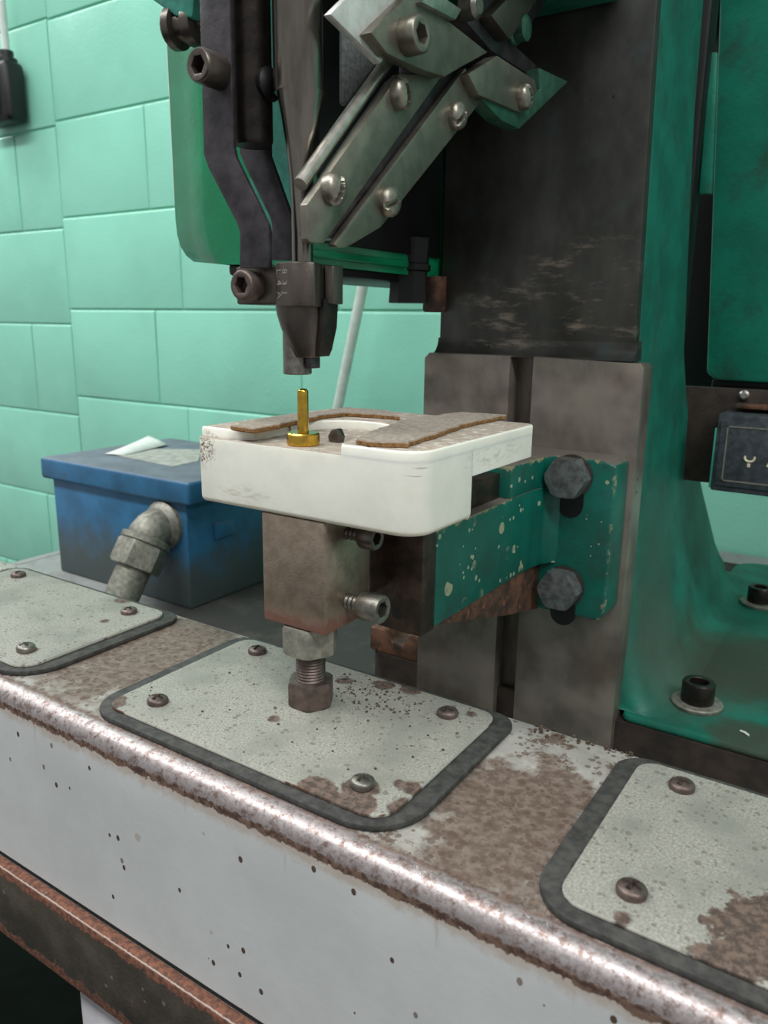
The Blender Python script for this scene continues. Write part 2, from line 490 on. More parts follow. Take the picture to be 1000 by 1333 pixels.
class MB:
    def __init__(self):
        self.bm = bmesh.new()

    def _merge(self, b, mat=None):
        if mat is not None:
            bmesh.ops.transform(b, matrix=mat, verts=b.verts)
        me = bpy.data.meshes.new('tmp')
        b.to_mesh(me)
        b.free()
        self.bm.from_mesh(me)
        bpy.data.meshes.remove(me)
        return self

    @staticmethod
    def _bevel(b, bev, seg, edges=None):
        if bev > 0:
            bmesh.ops.bevel(b, geom=edges or list(b.edges), offset=bev, segments=seg, profile=.5, affect='EDGES', clamp_overlap=True)

    def box(self, x0, x1, y0, y1, z0, z1, bev=0, seg=2, mat=None):
        b = bmesh.new()
        vs = [b.verts.new((x, y, z)) for x in (x0, x1) for y in (y0, y1) for z in (z0, z1)]
        for f in ((0, 1, 3, 2), (4, 6, 7, 5), (0, 4, 5, 1), (2, 3, 7, 6), (0, 2, 6, 4), (1, 5, 7, 3)):
            b.faces.new([vs[i] for i in f])
        bmesh.ops.recalc_face_normals(b, faces=b.faces)
        self._bevel(b, bev, seg)
        return self._merge(b, mat)

    def prism(self, poly, axis, a0, a1, bev=0, seg=2, mat=None, capbev=None):
        """poly: 2-D outline in the two other axes (x: (y,z), y: (x,z), z: (x,y)); extruded a0 -> a1"""
        b = bmesh.new()

        def P(p, a):
            return {0: (a, p[0], p[1]), 1: (p[0], a, p[1]), 2: (p[0], p[1], a)}[axis]
        lo = [b.verts.new(P(p, a0)) for p in poly]
        hi = [b.verts.new(P(p, a1)) for p in poly]
        n = len(poly)
        b.faces.new(lo)
        b.faces.new(hi)
        for i in range(n):
            b.faces.new((lo[i], lo[(i + 1) % n], hi[(i + 1) % n], hi[i]))
        bmesh.ops.recalc_face_normals(b, faces=b.faces)
        if bev > 0:
            ed = list(b.edges)
            if capbev:
                s = set(lo), set(hi)
                ed = [e for e in b.edges if all(v in s[0] for v in e.verts) or all(v in s[1] for v in e.verts)]
            self._bevel(b, bev, seg, ed)
        return self._merge(b, mat)

    def lathe(self, prof, loc=(0, 0, 0), d=(0, 0, 1), n=24, cap=True, fn=None):
        """prof: (radius, height) from bottom to top along d; fn(theta, ring) scales the radius"""
        b = bmesh.new()
        rings = []
        for k, (r, h) in enumerate(prof):
            rings.append([b.verts.new(((r * (fn(2 * math.pi * i / n, k) if fn else 1)) * math.cos(2 * math.pi * i / n),
                                       (r * (fn(2 * math.pi * i / n, k) if fn else 1)) * math.sin(2 * math.pi * i / n), h)) for i in range(n)])
        for A, B in zip(rings, rings[1:]):
            for i in range(n):
                b.faces.new((A[i], A[(i + 1) % n], B[(i + 1) % n], B[i]))
        if cap:
            b.faces.new(list(reversed(rings[0])))
            b.faces.new(rings[-1])
        q = Vector(d).to_track_quat('Z', 'Y').to_matrix().to_4x4()
        return self._merge(b, Matrix.Translation(Vector(loc)) @ q)

    def tube(self, pts, r, n=16, cap=True):
        b = bmesh.new()
        pts = [Vector(p) for p in pts]
        rings = []
        rr = r if isinstance(r, (list, tuple)) else [r] * len(pts)
        ref = None
        for i, p in enumerate(pts):
            dv = (pts[min(i + 1, len(pts) - 1)] - pts[max(i - 1, 0)]).normalized()
            if ref is None:
                ref = dv.orthogonal().normalized()
            u = (ref - dv * ref.dot(dv)).normalized()
            ref = u
            w = dv.cross(u)
            rings.append([b.verts.new(p + (u * math.cos(2 * math.pi * k / n) + w * math.sin(2 * math.pi * k / n)) * rr[i]) for k in range(n)])
        for A, B in zip(rings, rings[1:]):
            for i in range(n):
                b.faces.new((A[i], A[(i + 1) % n], B[(i + 1) % n], B[i]))
        if cap:
            b.faces.new(rings[0])
            b.faces.new(rings[-1])
        bmesh.ops.recalc_face_normals(b, faces=b.faces)
        return self._merge(b)

    def loft(self, rings):
        b = bmesh.new()
        R = [[b.verts.new(p) for p in r] for r in rings]
        n = len(R[0])
        for A, B in zip(R, R[1:]):
            for i in range(n):
                b.faces.new((A[i], A[(i + 1) % n], B[(i + 1) % n], B[i]))
        b.faces.new(R[0])
        b.faces.new(R[-1])
        bmesh.ops.recalc_face_normals(b, faces=b.faces)
        return self._merge(b)

    def mesh(self, name, mat, origin=(0, 0, 0), sharp=35):
        me = bpy.data.meshes.new(name)
        bmesh.ops.transform(self.bm, matrix=Matrix.Scale(S, 4) @ Matrix.Translation(-Vector(origin)), verts=self.bm.verts)
        self.bm.to_mesh(me)
        self.bm.free()
        me.materials.append(M[mat])
        me.polygons.foreach_set('use_smooth', [True] * len(me.polygons))
        me.set_sharp_from_angle(angle=math.radians(sharp))
        return me

    def build(self, name, mat, parent=None, label=None, sharp=35):
        """link as one mesh object; origin at the middle of its underside"""
        vs = [v.co for v in self.bm.verts]
        o = Vector(((min(v.x for v in vs) + max(v.x for v in vs)) / 2, (min(v.y for v in vs) + max(v.y for v in vs)) / 2, min(v.z for v in vs)))
        ob = bpy.data.objects.new(name, self.mesh(name, mat, o, sharp))
        return place(ob, o, parent, label)


def place(ob, o, parent=None, label=None, quat=None):
    COL.objects.link(ob)
    o = Vector(o)
    W[ob] = o
    if parent is not None:
        ob.parent = parent
        ob.location = (o - W[parent]) * S
    else:
        ob.location = o * S
    if quat is not None:
        ob.rotation_mode = 'QUATERNION'
        ob.rotation_quaternion = quat
    if label:
        ob['label'] = label
    return ob


def tag(o, label, cat, group=None):
    o['label'] = label
    o['category'] = cat
    if group:
        o['group'] = group
    return o


def thing(name, label, cat, loc, group=None):
    o = bpy.data.objects.new(name, None)
    o.empty_display_size = .02
    place(o, loc)
    return tag(o, label, cat, group)


def structure(o):
    o['kind'] = 'structure'
    return o


def inst(mesh, name, loc, parent, d=(0, 0, 1), spin=0.0, label=None):
    """one more piece that shares mesh data; its local +z points along d"""
    q = Vector(d).to_track_quat('Z', 'Y')
    q = q @ Matrix.Rotation(spin, 3, 'Z').to_quaternion()
    return place(bpy.data.objects.new(name, mesh), loc, parent, label, q)


def rrect(x0, x1, y0, y1, r, n=6):
    """rounded rectangle outline; r one radius or four (x1y1, x0y1, x0y0, x1y0)"""
    rs = r if isinstance(r, (list, tuple)) else (r,) * 4
    out = []
    for (cx, cy, a), q in zip(((x1, y1, 0), (x0, y1, 90), (x0, y0, 180), (x1, y0, 270)), rs):
        sx, sy = (1 if a in (0, 270) else -1), (1 if a in (0, 90) else -1)
        for k in range(n + 1):
            th = math.radians(a + 90 * k / n)
            out.append((cx - sx * q + q * math.cos(th), cy - sy * q + q * math.sin(th)))
    return out


def hexr(th):       # radius factor of a regular hexagon relative to its corner radius
    a = (th % (math.pi / 3)) - math.pi / 6
    return math.cos(math.pi / 6) / math.cos(a)


def hex_solid(mb, r, h, loc, d=(0, 0, 1), h0=0.0, n=36):
    """hexagonal bar with chamfered ends, corner radius r"""
    c = r * .10
    return mb.lathe([(r * .87, h0), (r * .93, h0 + .1 * c), (r, h0 + c), (r, h - c), (r * .93, h - .1 * c), (r * .86, h)], loc, d, n,
                    fn=lambda th, k: min(hexr(th), 1.0) if k in (2, 3) else min(hexr(th) * 1.07, 1.0))


def dome_head(r, h, recess, name, mat):
    """screw head: polar grid dome with a slot / cross / no recess cut into it"""
    b = bmesh.new()
    n, rings = 40, 12
    sw = r * (.17 if recess == 'slot' else .13)

    def H(x, y):
        q = math.hypot(x, y) / r
        z = h * (.45 + .55 * math.sqrt(max(0, 1 - q * q)))
        if recess == 'slot' and abs(x) < sw:
            z = min(z, h * .5)
        if recess == 'cross' and (abs(x) < sw or abs(y) < sw) and q < .62:
            z -= h * .45
        return z
    c = b.verts.new((0, 0, H(0, 0)))
    prev = None
    for k in range(1, rings + 1):
        q = r * k / rings
        ring = [b.verts.new((q * math.cos(2 * math.pi * i / n), q * math.sin(2 * math.pi * i / n), H(q * math.cos(2 * math.pi * i / n), q * math.sin(2 * math.pi * i / n)))) for i in range(n)]
        for i in range(n):
            if prev is None:
                b.faces.new((c, ring[i], ring[(i + 1) % n]))
            else:
                b.faces.new((prev[i], ring[i], ring[(i + 1) % n], prev[(i + 1) % n]))
        prev = ring
    lo = [b.verts.new((v.co.x * .97, v.co.y * .97, 0)) for v in prev]
    for i in range(n):
        b.faces.new((prev[i], lo[i], lo[(i + 1) % n], prev[(i + 1) % n]))
    b.faces.new(lo)
    bmesh.ops.recalc_face_normals(b, faces=b.faces)
    mb = MB()
    mb._merge(b)
    return mb.mesh(name, mat, sharp=40)


def cap_screw(mb, r, h, loc, d, shank_r=0.0, shank=0.0):
    """socket head cap screw: head from loc along d, hex socket in the end, optional bare shank behind"""
    k = r * .58
    n = 48
    mb.lathe([(r * .96, 0), (r, h * .05), (r, h * .88), (r * .94, h * .97), (r * .88, h), (k * 1.12, h), (k, h - .3), (k, h * .42), (.05, h * .36)], loc, d, n,
             fn=lambda th, q: hexr(th) if q in (6, 7) else (1 + .018 * math.cos(th * n / 2) if q in (1, 2) else 1))
    if shank:
        prof = []
        m = max(4, int(shank / 1.1))
        for i in range(m + 1):
            prof.append((shank_r * (1 if i % 2 else .88), -shank + shank * i / m))
        mb.lathe(prof, loc, d, 20)
    return mb


# ================================================================== THE SETTING
# block wall: slab of mortar with every visible block a piece of its own
YW = 895.0
wall = structure(MB().box(-2600, 1400, YW, YW + 190, -900, 2050).build('wall_back', 'wall'))


def block_mesh(w, h):
    mb = MB().box(0, w, -5, 2, 0, h, 0)
    ft = [e for e in mb.bm.edges if all(v.co.y < 0 for v in e.verts)]
    up = [e for e in ft if all(v.co.z > 1 for v in e.verts)]
    bmesh.ops.bevel(mb.bm, geom=up, offset=6, segments=4, profile=.5, affect='EDGES')
    ft = [e for e in mb.bm.edges if e.calc_length() > 20 and all(v.co.y < -4.9 for v in e.verts) and max(v.co.z for v in e.verts) < h - 3 and e.is_manifold and e.calc_face_angle() > 1]
    bmesh.ops.bevel(mb.bm, geom=ft, offset=2.2, segments=2, profile=.5, affect='EDGES')
    return mb.mesh('block', 'wall')


GAP = 3
bm_cache = {}


def blocks(x0, x1, zj, joints, k0, k1, CH=203.2):
    for k in range(k0, k1):
        z0 = zj + k * CH
        js = sorted({x0, x1} | {j for j in (joints[k % 2] + 406.4 * i for i in range(-12, 12)) if x0 + 40 < j < x1 - 40})
        for a, b in zip(js, js[1:]):
            key = (round(b - a - GAP), round(CH - GAP))
            if key not in bm_cache:
                bm_cache[key] = block_mesh(*key)
            o = place(bpy.data.objects.new('block', bm_cache[key]), (a + GAP / 2, YW + random.uniform(-.8, .8), z0 + GAP / 2), wall)


blocks(-1440, 1000, 5.0, (-1144, -1056), -4, 5)
blocks(-2500, -1440, -42.5, (-1600, -1620 + 203), -4, 5, 216.0)

floor = structure(MB().box(-2600, 2200, -2600, YW, -920, -900).build('floor', 'dark_floor_paint'))

# ================================================================== wall things
sw = thing('wall_switch_box', 'black moulded switch box on the block wall with a pale cord running up', 'switch', (-1590, 880, 616))
MB().box(-1660, -1522, 832, 884, 616, 742, 14, 3).build('body', 'black_paint', sw)
MB().box(-1566, -1552, 826, 834, 630, 732, 3, 2).build('ridge', 'counter_black', sw)
MB().lathe([(22, 0), (22, 10), (15, 14), (15, 26)], (-1550, 858, 738), n=20).build('cord_grip', 'black_paint', sw)
MB().tube([(-1550, 858, 756), (-1551, 859, 900), (-1556, 860, 1200), (-1560, 862, 1900)], 8.5, 12).build('cord', 'white_plastic', sw)

(xa_, za_), (xb_, zb_) = ony(475, 360, 800), ony(440, 530, 800)
kx = (xa_ - xb_) / (za_ - zb_)
tag(MB().tube([(xb_ + kx * (z - zb_), 800, z) for z in (-108, 0, 200, 420, 640, 900)], 9.0, 16).build('leaning_tube', 'cream_tube'),
    'thin cream plastic tube leaning in front of the green wall', 'tube')

# ================================================================== table, rail, leg
ZT = -125.0
tb = thing('work_table', 'grey steel work table carrying the press and the blue box', 'table', (0, 350, -900))
MB().box(-702.5, 900, -72, 884, ZT - 10, ZT, 2).build('table_top', 'table', tb)
MB().box(-717, -703, 60, 884, ZT - 6, ZT, .5).build('end_lip', 'table', tb)
tag(MB().box(-800, 600, -84.2, -77.4, -164, -113.8, 2.4, 3).build('angle_rail', 'rusty_rail'), 'rust-edged brown steel rail running below the grey bed', 'rail')
lx = ony(100, 1290, -77)[0]
MB().box(lx, lx + 80, -77, -30, -900, ZT - 10, 4).build('leg', 'grey_leg_paint', tb)
MB().box(820, 880, -77, -30, -900, ZT - 10, 4).build('leg', 'grey_leg_paint', tb)
MB().box(-660, -600, 760, 820, -900, ZT - 10, 4).build('leg', 'grey_leg_paint', tb)
MB().box(820, 880, 760, 820, -900, ZT - 10, 4).build('leg', 'grey_leg_paint', tb)

# ================================================================== machine bed
ZB = -5.0
R = 8.5
YB = -77.0
prof = [(55, ZT)] + [(55 - 4 + 4 * math.cos(math.radians(a)), ZB - 4 + 4 * math.sin(math.radians(a))) for a in (0, 30, 60, 90)]
prof += [(20, ZB), (-20, ZB), (-55, ZB)]
prof += [(YB + R + R * math.cos(math.radians(a)), ZB - R + R * math.sin(math.radians(a))) for a in range(90, 181, 10)]
prof += [(YB, -40), (YB, -80), (YB, -113.3)] + [(YB + 3, -113.6), (YB + 3, ZT)]
tag(MB().prism(prof, 0, -800, 520).build('machine_bed', 'bed'),
    'long grey painted steel bed with a rusty worn rounded front edge', 'machine bed')

# ================================================================== cover plates on the bed
pan = dome_head(5.4, 4.0, 'cross', 'screw', 'rusty_screw')
pan2 = dome_head(5.4, 4.2, 'cross', 'screw', 'dull_steel')


def cover(cx, mat, label, screws):
    t = thing('cover_plate', label, 'cover plate', (cx, -9, ZB), 'cover plates screwed onto the bed')
    jr = random.Random(int(cx) + 5)
    MB().prism(rrect(cx - 94.5, cx + 94, -67, 49, (12, 14, 20, 26), 8), 2, ZB, -1.9, .9, 2, capbev=True).build('gasket', 'black_rubber', t)
    MB().prism(rrect(cx - 85, cx + 85, -61, 43.5, (9, 9, 9, 12), 6), 2, -1.9, 0, .6, 3, capbev=True).build('plate', mat, t)
    for (x, y, z, kind) in screws:
        inst(pan2 if kind else pan, 'screw', (cx + x, y, z), t, (jr.uniform(-.06, .06), jr.uniform(-.06, .06), 1), jr.uniform(0, 3))
    return t


four = [(-64.5, 30, -.2, 0), (-63.5, -45, -.2, 0), (64, 28.5, -.2, 0), (64.3, -45.6, .2, 1)]
cover(0, 'plate_paint', 'grey cover plate on the bed with the hex jack bolt standing on it', four)
cover(-241, 'plate_paint_left', 'grey cover plate on the bed in front of the blue junction box', four)
cover(240.5, 'plate_paint_right', 'grey cover plate with a large brown rust patch in front of the green column foot', four)

# ================================================================== blue junction box
jb = thing('junction_box', 'blue enamelled steel junction box with an elbow conduit fitting', 'junction box', (-520, 360, ZT))
BX0, BX1, BY0, BY1, BZ = -635, -397, 280, 470, -2
MB().box(BX0, BX1, BY0, BY1, ZT, BZ, 3, 2).build('body', 'blue', jb)
lid = MB().box(BX0 - 11, BX1 + 14, BY0 - 8, BY1 + 10, BZ - 2, 22, 4, 3).build('lid', 'blue', jb)
MB().box(BX1, BX1 + 4, 318, 348, -52, -34, .8).build('latch', 'blue', jb)
c0 = Vector((-431, BY0, -32))
MB().lathe([(27, 0), (27, 5), (24, 9), (20, 12)], c0, (0, -1, 0), 28).build('bushing', 'galvanized', jb)
dd = Vector((-.03, -.54, -.84)).normalized()
el_pts = [c0 + Vector((0, -4, 0)), c0 + Vector((0, -12, -.5)), c0 + Vector((0, -19, -3)), c0 + Vector((-1, -24, -7)), c0 + Vector((-1, -27, -12))]
MB().tube(el_pts, [21, 21.5, 22, 22, 21], 24).build('elbow', 'galvanized', jb)
q0 = el_pts[-1]
MB().lathe([(21, -2), (27, 0), (27, 6), (23, 8)], q0 - dd * 2, dd, 28).build('collar', 'galvanized', jb)
mb = MB()
hex_solid(mb, 28, 28, q0 + dd * 5, dd)
mb.build('compression_nut', 'galvanized', jb)
MB().tube([q0 + dd * 26, q0 + dd * 60, q0 + dd * 72, q0 + dd * 79], 18.5, 24).build('conduit', 'galvanized', jb)
# torn label, and a folded strip of paper left lying on the lid
lab = [onz(u, v, 22.6) for u, v in ((150, 592), (200, 584), (262, 585), (258, 600), (225, 607))]
MB().prism(lab, 2, 22.0, 22.6).build('label', 'label_paper', lid, 'torn faded paper label stuck to the lid')
b = bmesh.new()
pts = [onz(137, 591, 23), onz(160, 593, 23), onz(219, 580, 23), onz(194, 571, 23)]
n = 10
rows = []
for i in range(n + 1):
    f = i / n
    a = (pts[0][0] + (pts[3][0] - pts[0][0]) * f, pts[0][1] + (pts[3][1] - pts[0][1]) * f)
    c = (pts[1][0] + (pts[2][0] - pts[1][0]) * f, pts[1][1] + (pts[2][1] - pts[1][1]) * f)
    rows.append([b.verts.new((a[0], a[1], 23.0 + 4 * f * f)), b.verts.new(((a[0] + c[0]) / 2, (a[1] + c[1]) / 2, 23.4 + 5.5 * math.sin(f * 2.6))), b.verts.new((c[0], c[1], 22.8 + 1.5 * f))])
for A, B in zip(rows, rows[1:]):
    b.faces.new((A[0], A[1], B[1], B[0]))
    b.faces.new((A[1], A[2], B[2], B[1]))
mb = MB()
mb._merge(b)
pp = mb.build('paper_strip', 'paper')
sol = pp.modifiers.new('thick', 'SOLIDIFY')
sol.thickness = .0005
sol.offset = 1
tag(pp, 'curled white paper strip lying on the blue box lid', 'paper')

# ================================================================== press column, ways and foot
YS = 240.0
pc = thing('press_column', 'green cast press column with dark machined front ways and a bolted foot', 'press column', (0, 330, ZT))


def xr(z):
    pts = [(-88, 124), (-86.5, 114), (-83, 108), (-76, 102), (-65, 97.5), (-50, 92.5), (-31, 88), (30, 81), (100, 78), (168, 76.5), (340, 72), (700, 66)]
    return interp(pts, z)


def yb(z):
    pts = [(-88, 660), (-75, 625), (-45, 590), (-10, 560), (30, 525), (75, 478), (120, 435), (168, 408), (340, 385), (700, 380)]
    return interp(pts, z)


def interp(pts, z):
    for (a, p), (b_, q) in zip(pts, pts[1:]):
        if z <= b_:
            f = max(0, (z - a) / (b_ - a))
            return p + (q - p) * f
    return pts[-1][1]


rings = []
for z in [-88, -86.5, -85, -83, -80, -76, -71, -65, -55, -45, -31, -15, 0, 15, 30, 50, 75, 100, 130, 168, 220, 280, 340, 450, 700]:
    w, yy = xr(z), yb(z)
    rr = 14 if z > -60 else 22
    rf = 7 + (w - 66) * .22
    rings.append([(x, y, z) for x, y in rrect(-min(w, 128), w, 257 - (w - 80) * .05 if z < 0 else 257, yy, (rr * 1.6, rr * 1.6, rf, rf), 6)])
MB().loft(rings).build('column_casting', 'green_casting', pc, sharp=50)
# foot: slab on the table, right and left wings
fp = rrect(-135, 250, 247, 720, (30, 30, 16, 16), 5)
mb = MB().prism(fp, 2, ZT, -94, 0)
mb.build('foot_slab', 'dirty_foot_side', pc)
ftop = MB().prism(rrect(90, 249, 249, 718, (30, 30, 6, 22), 5), 2, -94, -88, 2.5, 2, capbev=True).build('foot_top', 'green_casting', pc)
mb = MB()
mb.prism([onx_ for onx_ in [(-134, -94), (-134, -72), (-118, -72), (-112, -80), (-100, -82), (-94, -70), (-80, -70), (-80, -94)]], 1, 248, 300, 2)
mb.build('foot_boss', 'rusty_casting', pc, 'rusty orange-brown foot of the casting')
# front way (dark, set back) and two machined pads with the slot between them
way = [ony(u, v, 252) for u, v in ((578, 250), (572, 440))]
MB().prism([(-74, 175), (-73, 700), (66, 700), (72, 340), (76, 175)], 1, 252, 262, 1.0).build('front_way', 'column_steel', pc, 'dark oily bare steel face of the column')
mb = MB()      # fillet under the way
fil = [(262, 166)] + [(252 - 11 + 11 * math.sin(math.radians(a)), 166 + 12 - 12 * math.cos(math.radians(a))) for a in range(0, 91, 15)] + [(262, 179)]
mb.prism(fil, 0, -75, 78)
mb.build('fillet', 'column_steel', pc)
MB().prism([(-80, ZT), (-80, 163), (-76, 167), (-8.6, 167), (-8.6, ZT)], 1, YS, 262, .8).build('slide_pad', 'pad_steel', pc)
MB().prism([(9, ZT), (9, 167), (84, 165), (86.5, 162), (87, ZT)], 1, YS, 262, .8).build('slide_pad', 'pad_steel', pc)
MB().box(-8.6, 9, 253, 262, ZT, 168).build('slot_floor', 'dark_steel', pc)
nut_m = None
for (x, y) in ((133, 295), (136, 560)):
    z0 = -88
    n_ = MB()
    n_.lathe([(18, 0), (18.6, 1), (18.6, 2.8), (17.6, 3.6)], (x, y, z0), n=28)
    n_.build('washer', 'galvanized', ftop)
    n_ = MB()
    n_.lathe([(11.4, 0), (11.8, 1), (11.8, 14.4), (10.8, 16), (7.4, 16), (6.8, 15.4), (6.8, 9), (.1, 8)], (x, y, z0 + 3.4), n=30)
    n_.build('hold_down_bolt', 'oily_black_steel', ftop)
# black plates added for the unlit interior seen in the gaps behind the column
MB().box(-60, 72, 386, 410, 172, 700, 3).build('dark_backing', 'black_paint', pc)
MB().box(20, 150, 561.5, 575, 126, 700, 2).build('dark_backing', 'black_paint', pc)
MB().box(8, 46, 405, 561, 470, 620, 3).build('rear_arm', 'black_paint', pc)
# leaning green strap in the gap
sp = [ony(u, v, 400) for u, v in ((925, 68), (934, 68), (926, 252), (910, 252))]
MB().prism(sp, 1, 400, 406, .6).build('strap', 'green_hopper_paint', pc)

# ================================================================== anvil bracket bolted to the ways
ab = thing('anvil_bracket', 'chipped green bracket arm bolted to the column ways under the nylon block', 'bracket', (0, 150, 0))
XA = 36.0
YF = 212.0
# end block
MB().prism([(-38, 30), (-38, 99), (XA, 99), (XA, 27.5), (24, 27.5)], 1, 48, 62, 1.2).build('end_block', 'block_steel', ab, 'dark oily steel block at the end of the arm')
# arm: top view outline with fillets running into the flange
arm = [(-XA, 62), (XA, 62), (XA, 172), (XA + .8, 190), (XA + 3, 202), (XA + 7, 209), (XA + 11, YF), (-XA - 11, YF), (-XA - 7, 209), (-XA - 3, 202), (-XA - .8, 190), (-XA, 172)]
MB().prism([(x, y) for x, y in arm if True], 2, 29, 83.5, .8).build('arm', 'green_chipped_paint', ab)
# raised rear of the arm
ra = [(-XA, 153), (XA, 153), (XA, 172), (XA + .8, 190), (XA + 3, 202), (XA + 7, 209), (XA + 11, YF), (-XA - 11, YF), (-XA, 172)]
MB().prism(ra, 2, 83.5, 104, .8).build('arm_shoulder', 'green_chipped_paint', ab)
# bare rusty gusset under the arm
MB().prism([(64, 29.5), (YF + 2, 29.5), (YF + 2, -8), (160, 4), (110, 17), (74, 26)], 0, -XA + 4, XA - 1.5, 1).build('gusset', 'rusty_casting', ab, 'bare rust-brown gusset under the arm')
# dark block added to give the shade of the recess between arm and nylon
MB().box(-XA + 3, XA - 7, 63, 152, 83.6, 99.4, .8).build('recess_shade', 'block_steel', ab)
# flange plate with slots for the bolts
fl = MB().prism([(-83, -3), (-83, 100), (-79, 104), (74, 104), (83, 101), (83, -1), (78, -7), (-78, -7)], 1, YF, YS, 2.4, 3).build('flange', 'green_chipped_paint', ab)
for (x, z) in ((53.5, 91.5), (53.5, 14), (-53.5, 91.5), (-53.5, 14)):
    MB().prism(rrect(x - 9, x + 9, z - 29, z + 12, 8.9, 5), 1, YF - .5, YF + 3, 0).build('slot', 'black_paint', fl)
    n_ = MB()
    n_.lathe([(14.4, 0), (14.4, 2.5)], (x, YF - .5, z), (0, -1, 0), 28)
    n_.build('washer', 'dark_steel', fl)
    n_ = MB()
    hex_solid(n_, 14.6, 13, (x, YF - 3, z), (0, -1, 0))
    n_.build('hex_bolt', 'dull_grey_steel', fl)
# socket hole in the end block
MB().lathe([(3.6, 0), (3.4, .4)], (21, 48.2, 38), (0, -1, 0), 16).build('bolt_hole', 'black_paint', ab)

# ================================================================== anvil post on its jack bolt
ap = thing('anvil_post', 'worn steel anvil post on a hex jack bolt with two clamp screws', 'anvil post', (0, 0, 0))
mb = MB()
hex_solid(mb, 12.2, 13.5, (0, 0, 0))
mb.build('jack_bolt_head', 'rusty_screw', ap)
mb = MB()
pr = [(7.0 + (.55 if i % 2 else 0), 13 + i * .8) for i in range(20)]
mb.lathe(pr, (0, 0, 0), n=24)
mb.build('threaded_shank', 'rusty_screw', ap)
mb = MB()
hex_solid(mb, 14.6, 44, (0, 0, 0), h0=29)
mb.build('lock_nut', 'galvanized', ap)
pz = 44.5
MB().box(-20, 18.5, -12, 26, pz, 100, 1.2, 2).build('post_block', 'post_steel', ap)
MB().box(-16, 14, 26, 48, 52, 96, .5).build('tongue', 'block_steel', ap)
for (z, r, l, mt) in ((57, 7.2, 12, 'dull_steel'), (95 - 3.5, 5.8, 8.5, 'dark_steel')):
    cap_screw(MB(), r, l, (18.5 + 9, 6, z), (1, 0, 0), r * .55, 9.5).build('clamp_screw', mt, ap)

# ================================================================== nylon block with cork pads, brass pin
nb_ = thing('nylon_block', 'scuffed white nylon block with dusty cork pads on top', 'nylon block', (4, 40, 100))
X0, X1, Y0, Y1 = -62, 69, -13, 108
# the body: rounded-rectangle plan, thinner behind the step
mb = MB()
mb.prism(rrect(X0, X1, Y0, 35, (.3, .3, 5, 13), 8), 2, 100, 132.6, 0)
mb.prism(rrect(X0, X1, 34.6, Y1, (6, 20, .1, .1), 6), 2, 120.5, 132.6, 0)
bmesh.ops.bevel(mb.bm, geom=[e for e in mb.bm.edges if max(v.co.z for v in e.verts) < 101], offset=2.6, segments=3, profile=.5, affect='EDGES')
mb.build('body', 'nylon', nb_)
# raised top with the U-shaped pocket open to the front
outer = rrect(X0, X1, Y0, Y1, (6, 20, 5, 13), 8)      # x1y1, x0y1, x0y0, x1y0 corners, counter-clockwise
k3 = 27                                              # outline runs along the front edge after the x0y0 corner
U = [(-6 + 26 * math.cos(math.radians(a)), 36 + 24 * math.sin(math.radians(a))) for a in range(180, -1, -12)]
shelf = [onz(u, v, 137.6) for u, v in ((296, 558), (330, 560), (352, 557), (386, 550))]
toppoly = outer[:18] + [(X0, shelf[0][1])] + shelf + [(-31, 24)] + U + [(21, 12), (27, Y0 + 3), (29, Y0)] + outer[k3:]
mb = MB().prism(toppoly, 2, 132.6, 137.6)
bmesh.ops.bevel(mb.bm, geom=[e for e in mb.bm.edges if min(v.co.z for v in e.verts) > 137], offset=1.2, segments=3, profile=.5, affect='EDGES')
mb.build('raised_top', 'nylon', nb_)


def cork(pts, seed):
    rr_ = random.Random(seed)
    out = []
    P2 = [onz(u, v, 139.5) for u, v in pts]
    for p, q in zip(P2, P2[1:] + P2[:1]):
        m = max(2, int(math.hypot(q[0] - p[0], q[1] - p[1]) / 3))
        for i in range(m):
            f = i / m
            out.append((p[0] + (q[0] - p[0]) * f + rr_.uniform(-.9, .9), p[1] + (q[1] - p[1]) * f + rr_.uniform(-.9, .9)))
    MB().prism(out, 2, 137.5, 140.0, .5, 1, capbev=True).build('cork_pad', 'cork', nb_)


cork([(300, 555), (330, 559), (350, 556), (385, 549), (420, 541), (450, 538), (500, 541), (520, 543), (505, 535), (450, 531), (420, 536), (380, 540), (340, 546)], 1)
cork([(462, 572), (478, 576), (530, 578), (606, 552), (660, 541), (600, 537), (530, 546), (490, 560)], 2)

bp = thing('brass_pin', 'brass locating pin with a round flange on the nylon block', 'pin', (-3, 0, 132.5))
MB().lathe([(7.3, 0), (7.7, .5), (7.7, 5.4), (7.2, 6.0), (3.0, 6.0)], (-3, 0, 132.5), n=36, fn=lambda th, k: 1 + (.012 if int(th * 5) % 2 else 0)).build('flange', 'brass', bp)
MB().lathe([(2.6, 0), (2.6, 19.2), (2.4, 20), (1.6, 20.7), (.1, 20.9)], (-3, 0, 138.2), n=24).build('stem', 'brass', bp)
tag(MB().prism([(-3, 0), (3.2, -.8), (4, 3), (2, 7), (-1.6, 6.2), (-3.6, 3)], 1, 10, 15, 1.0, 2, Matrix.Translation((4, 4, 132.5))).build('metal_chip', 'dark_steel'),
    'small dark metal chip behind the brass pin flange', 'metal chip')

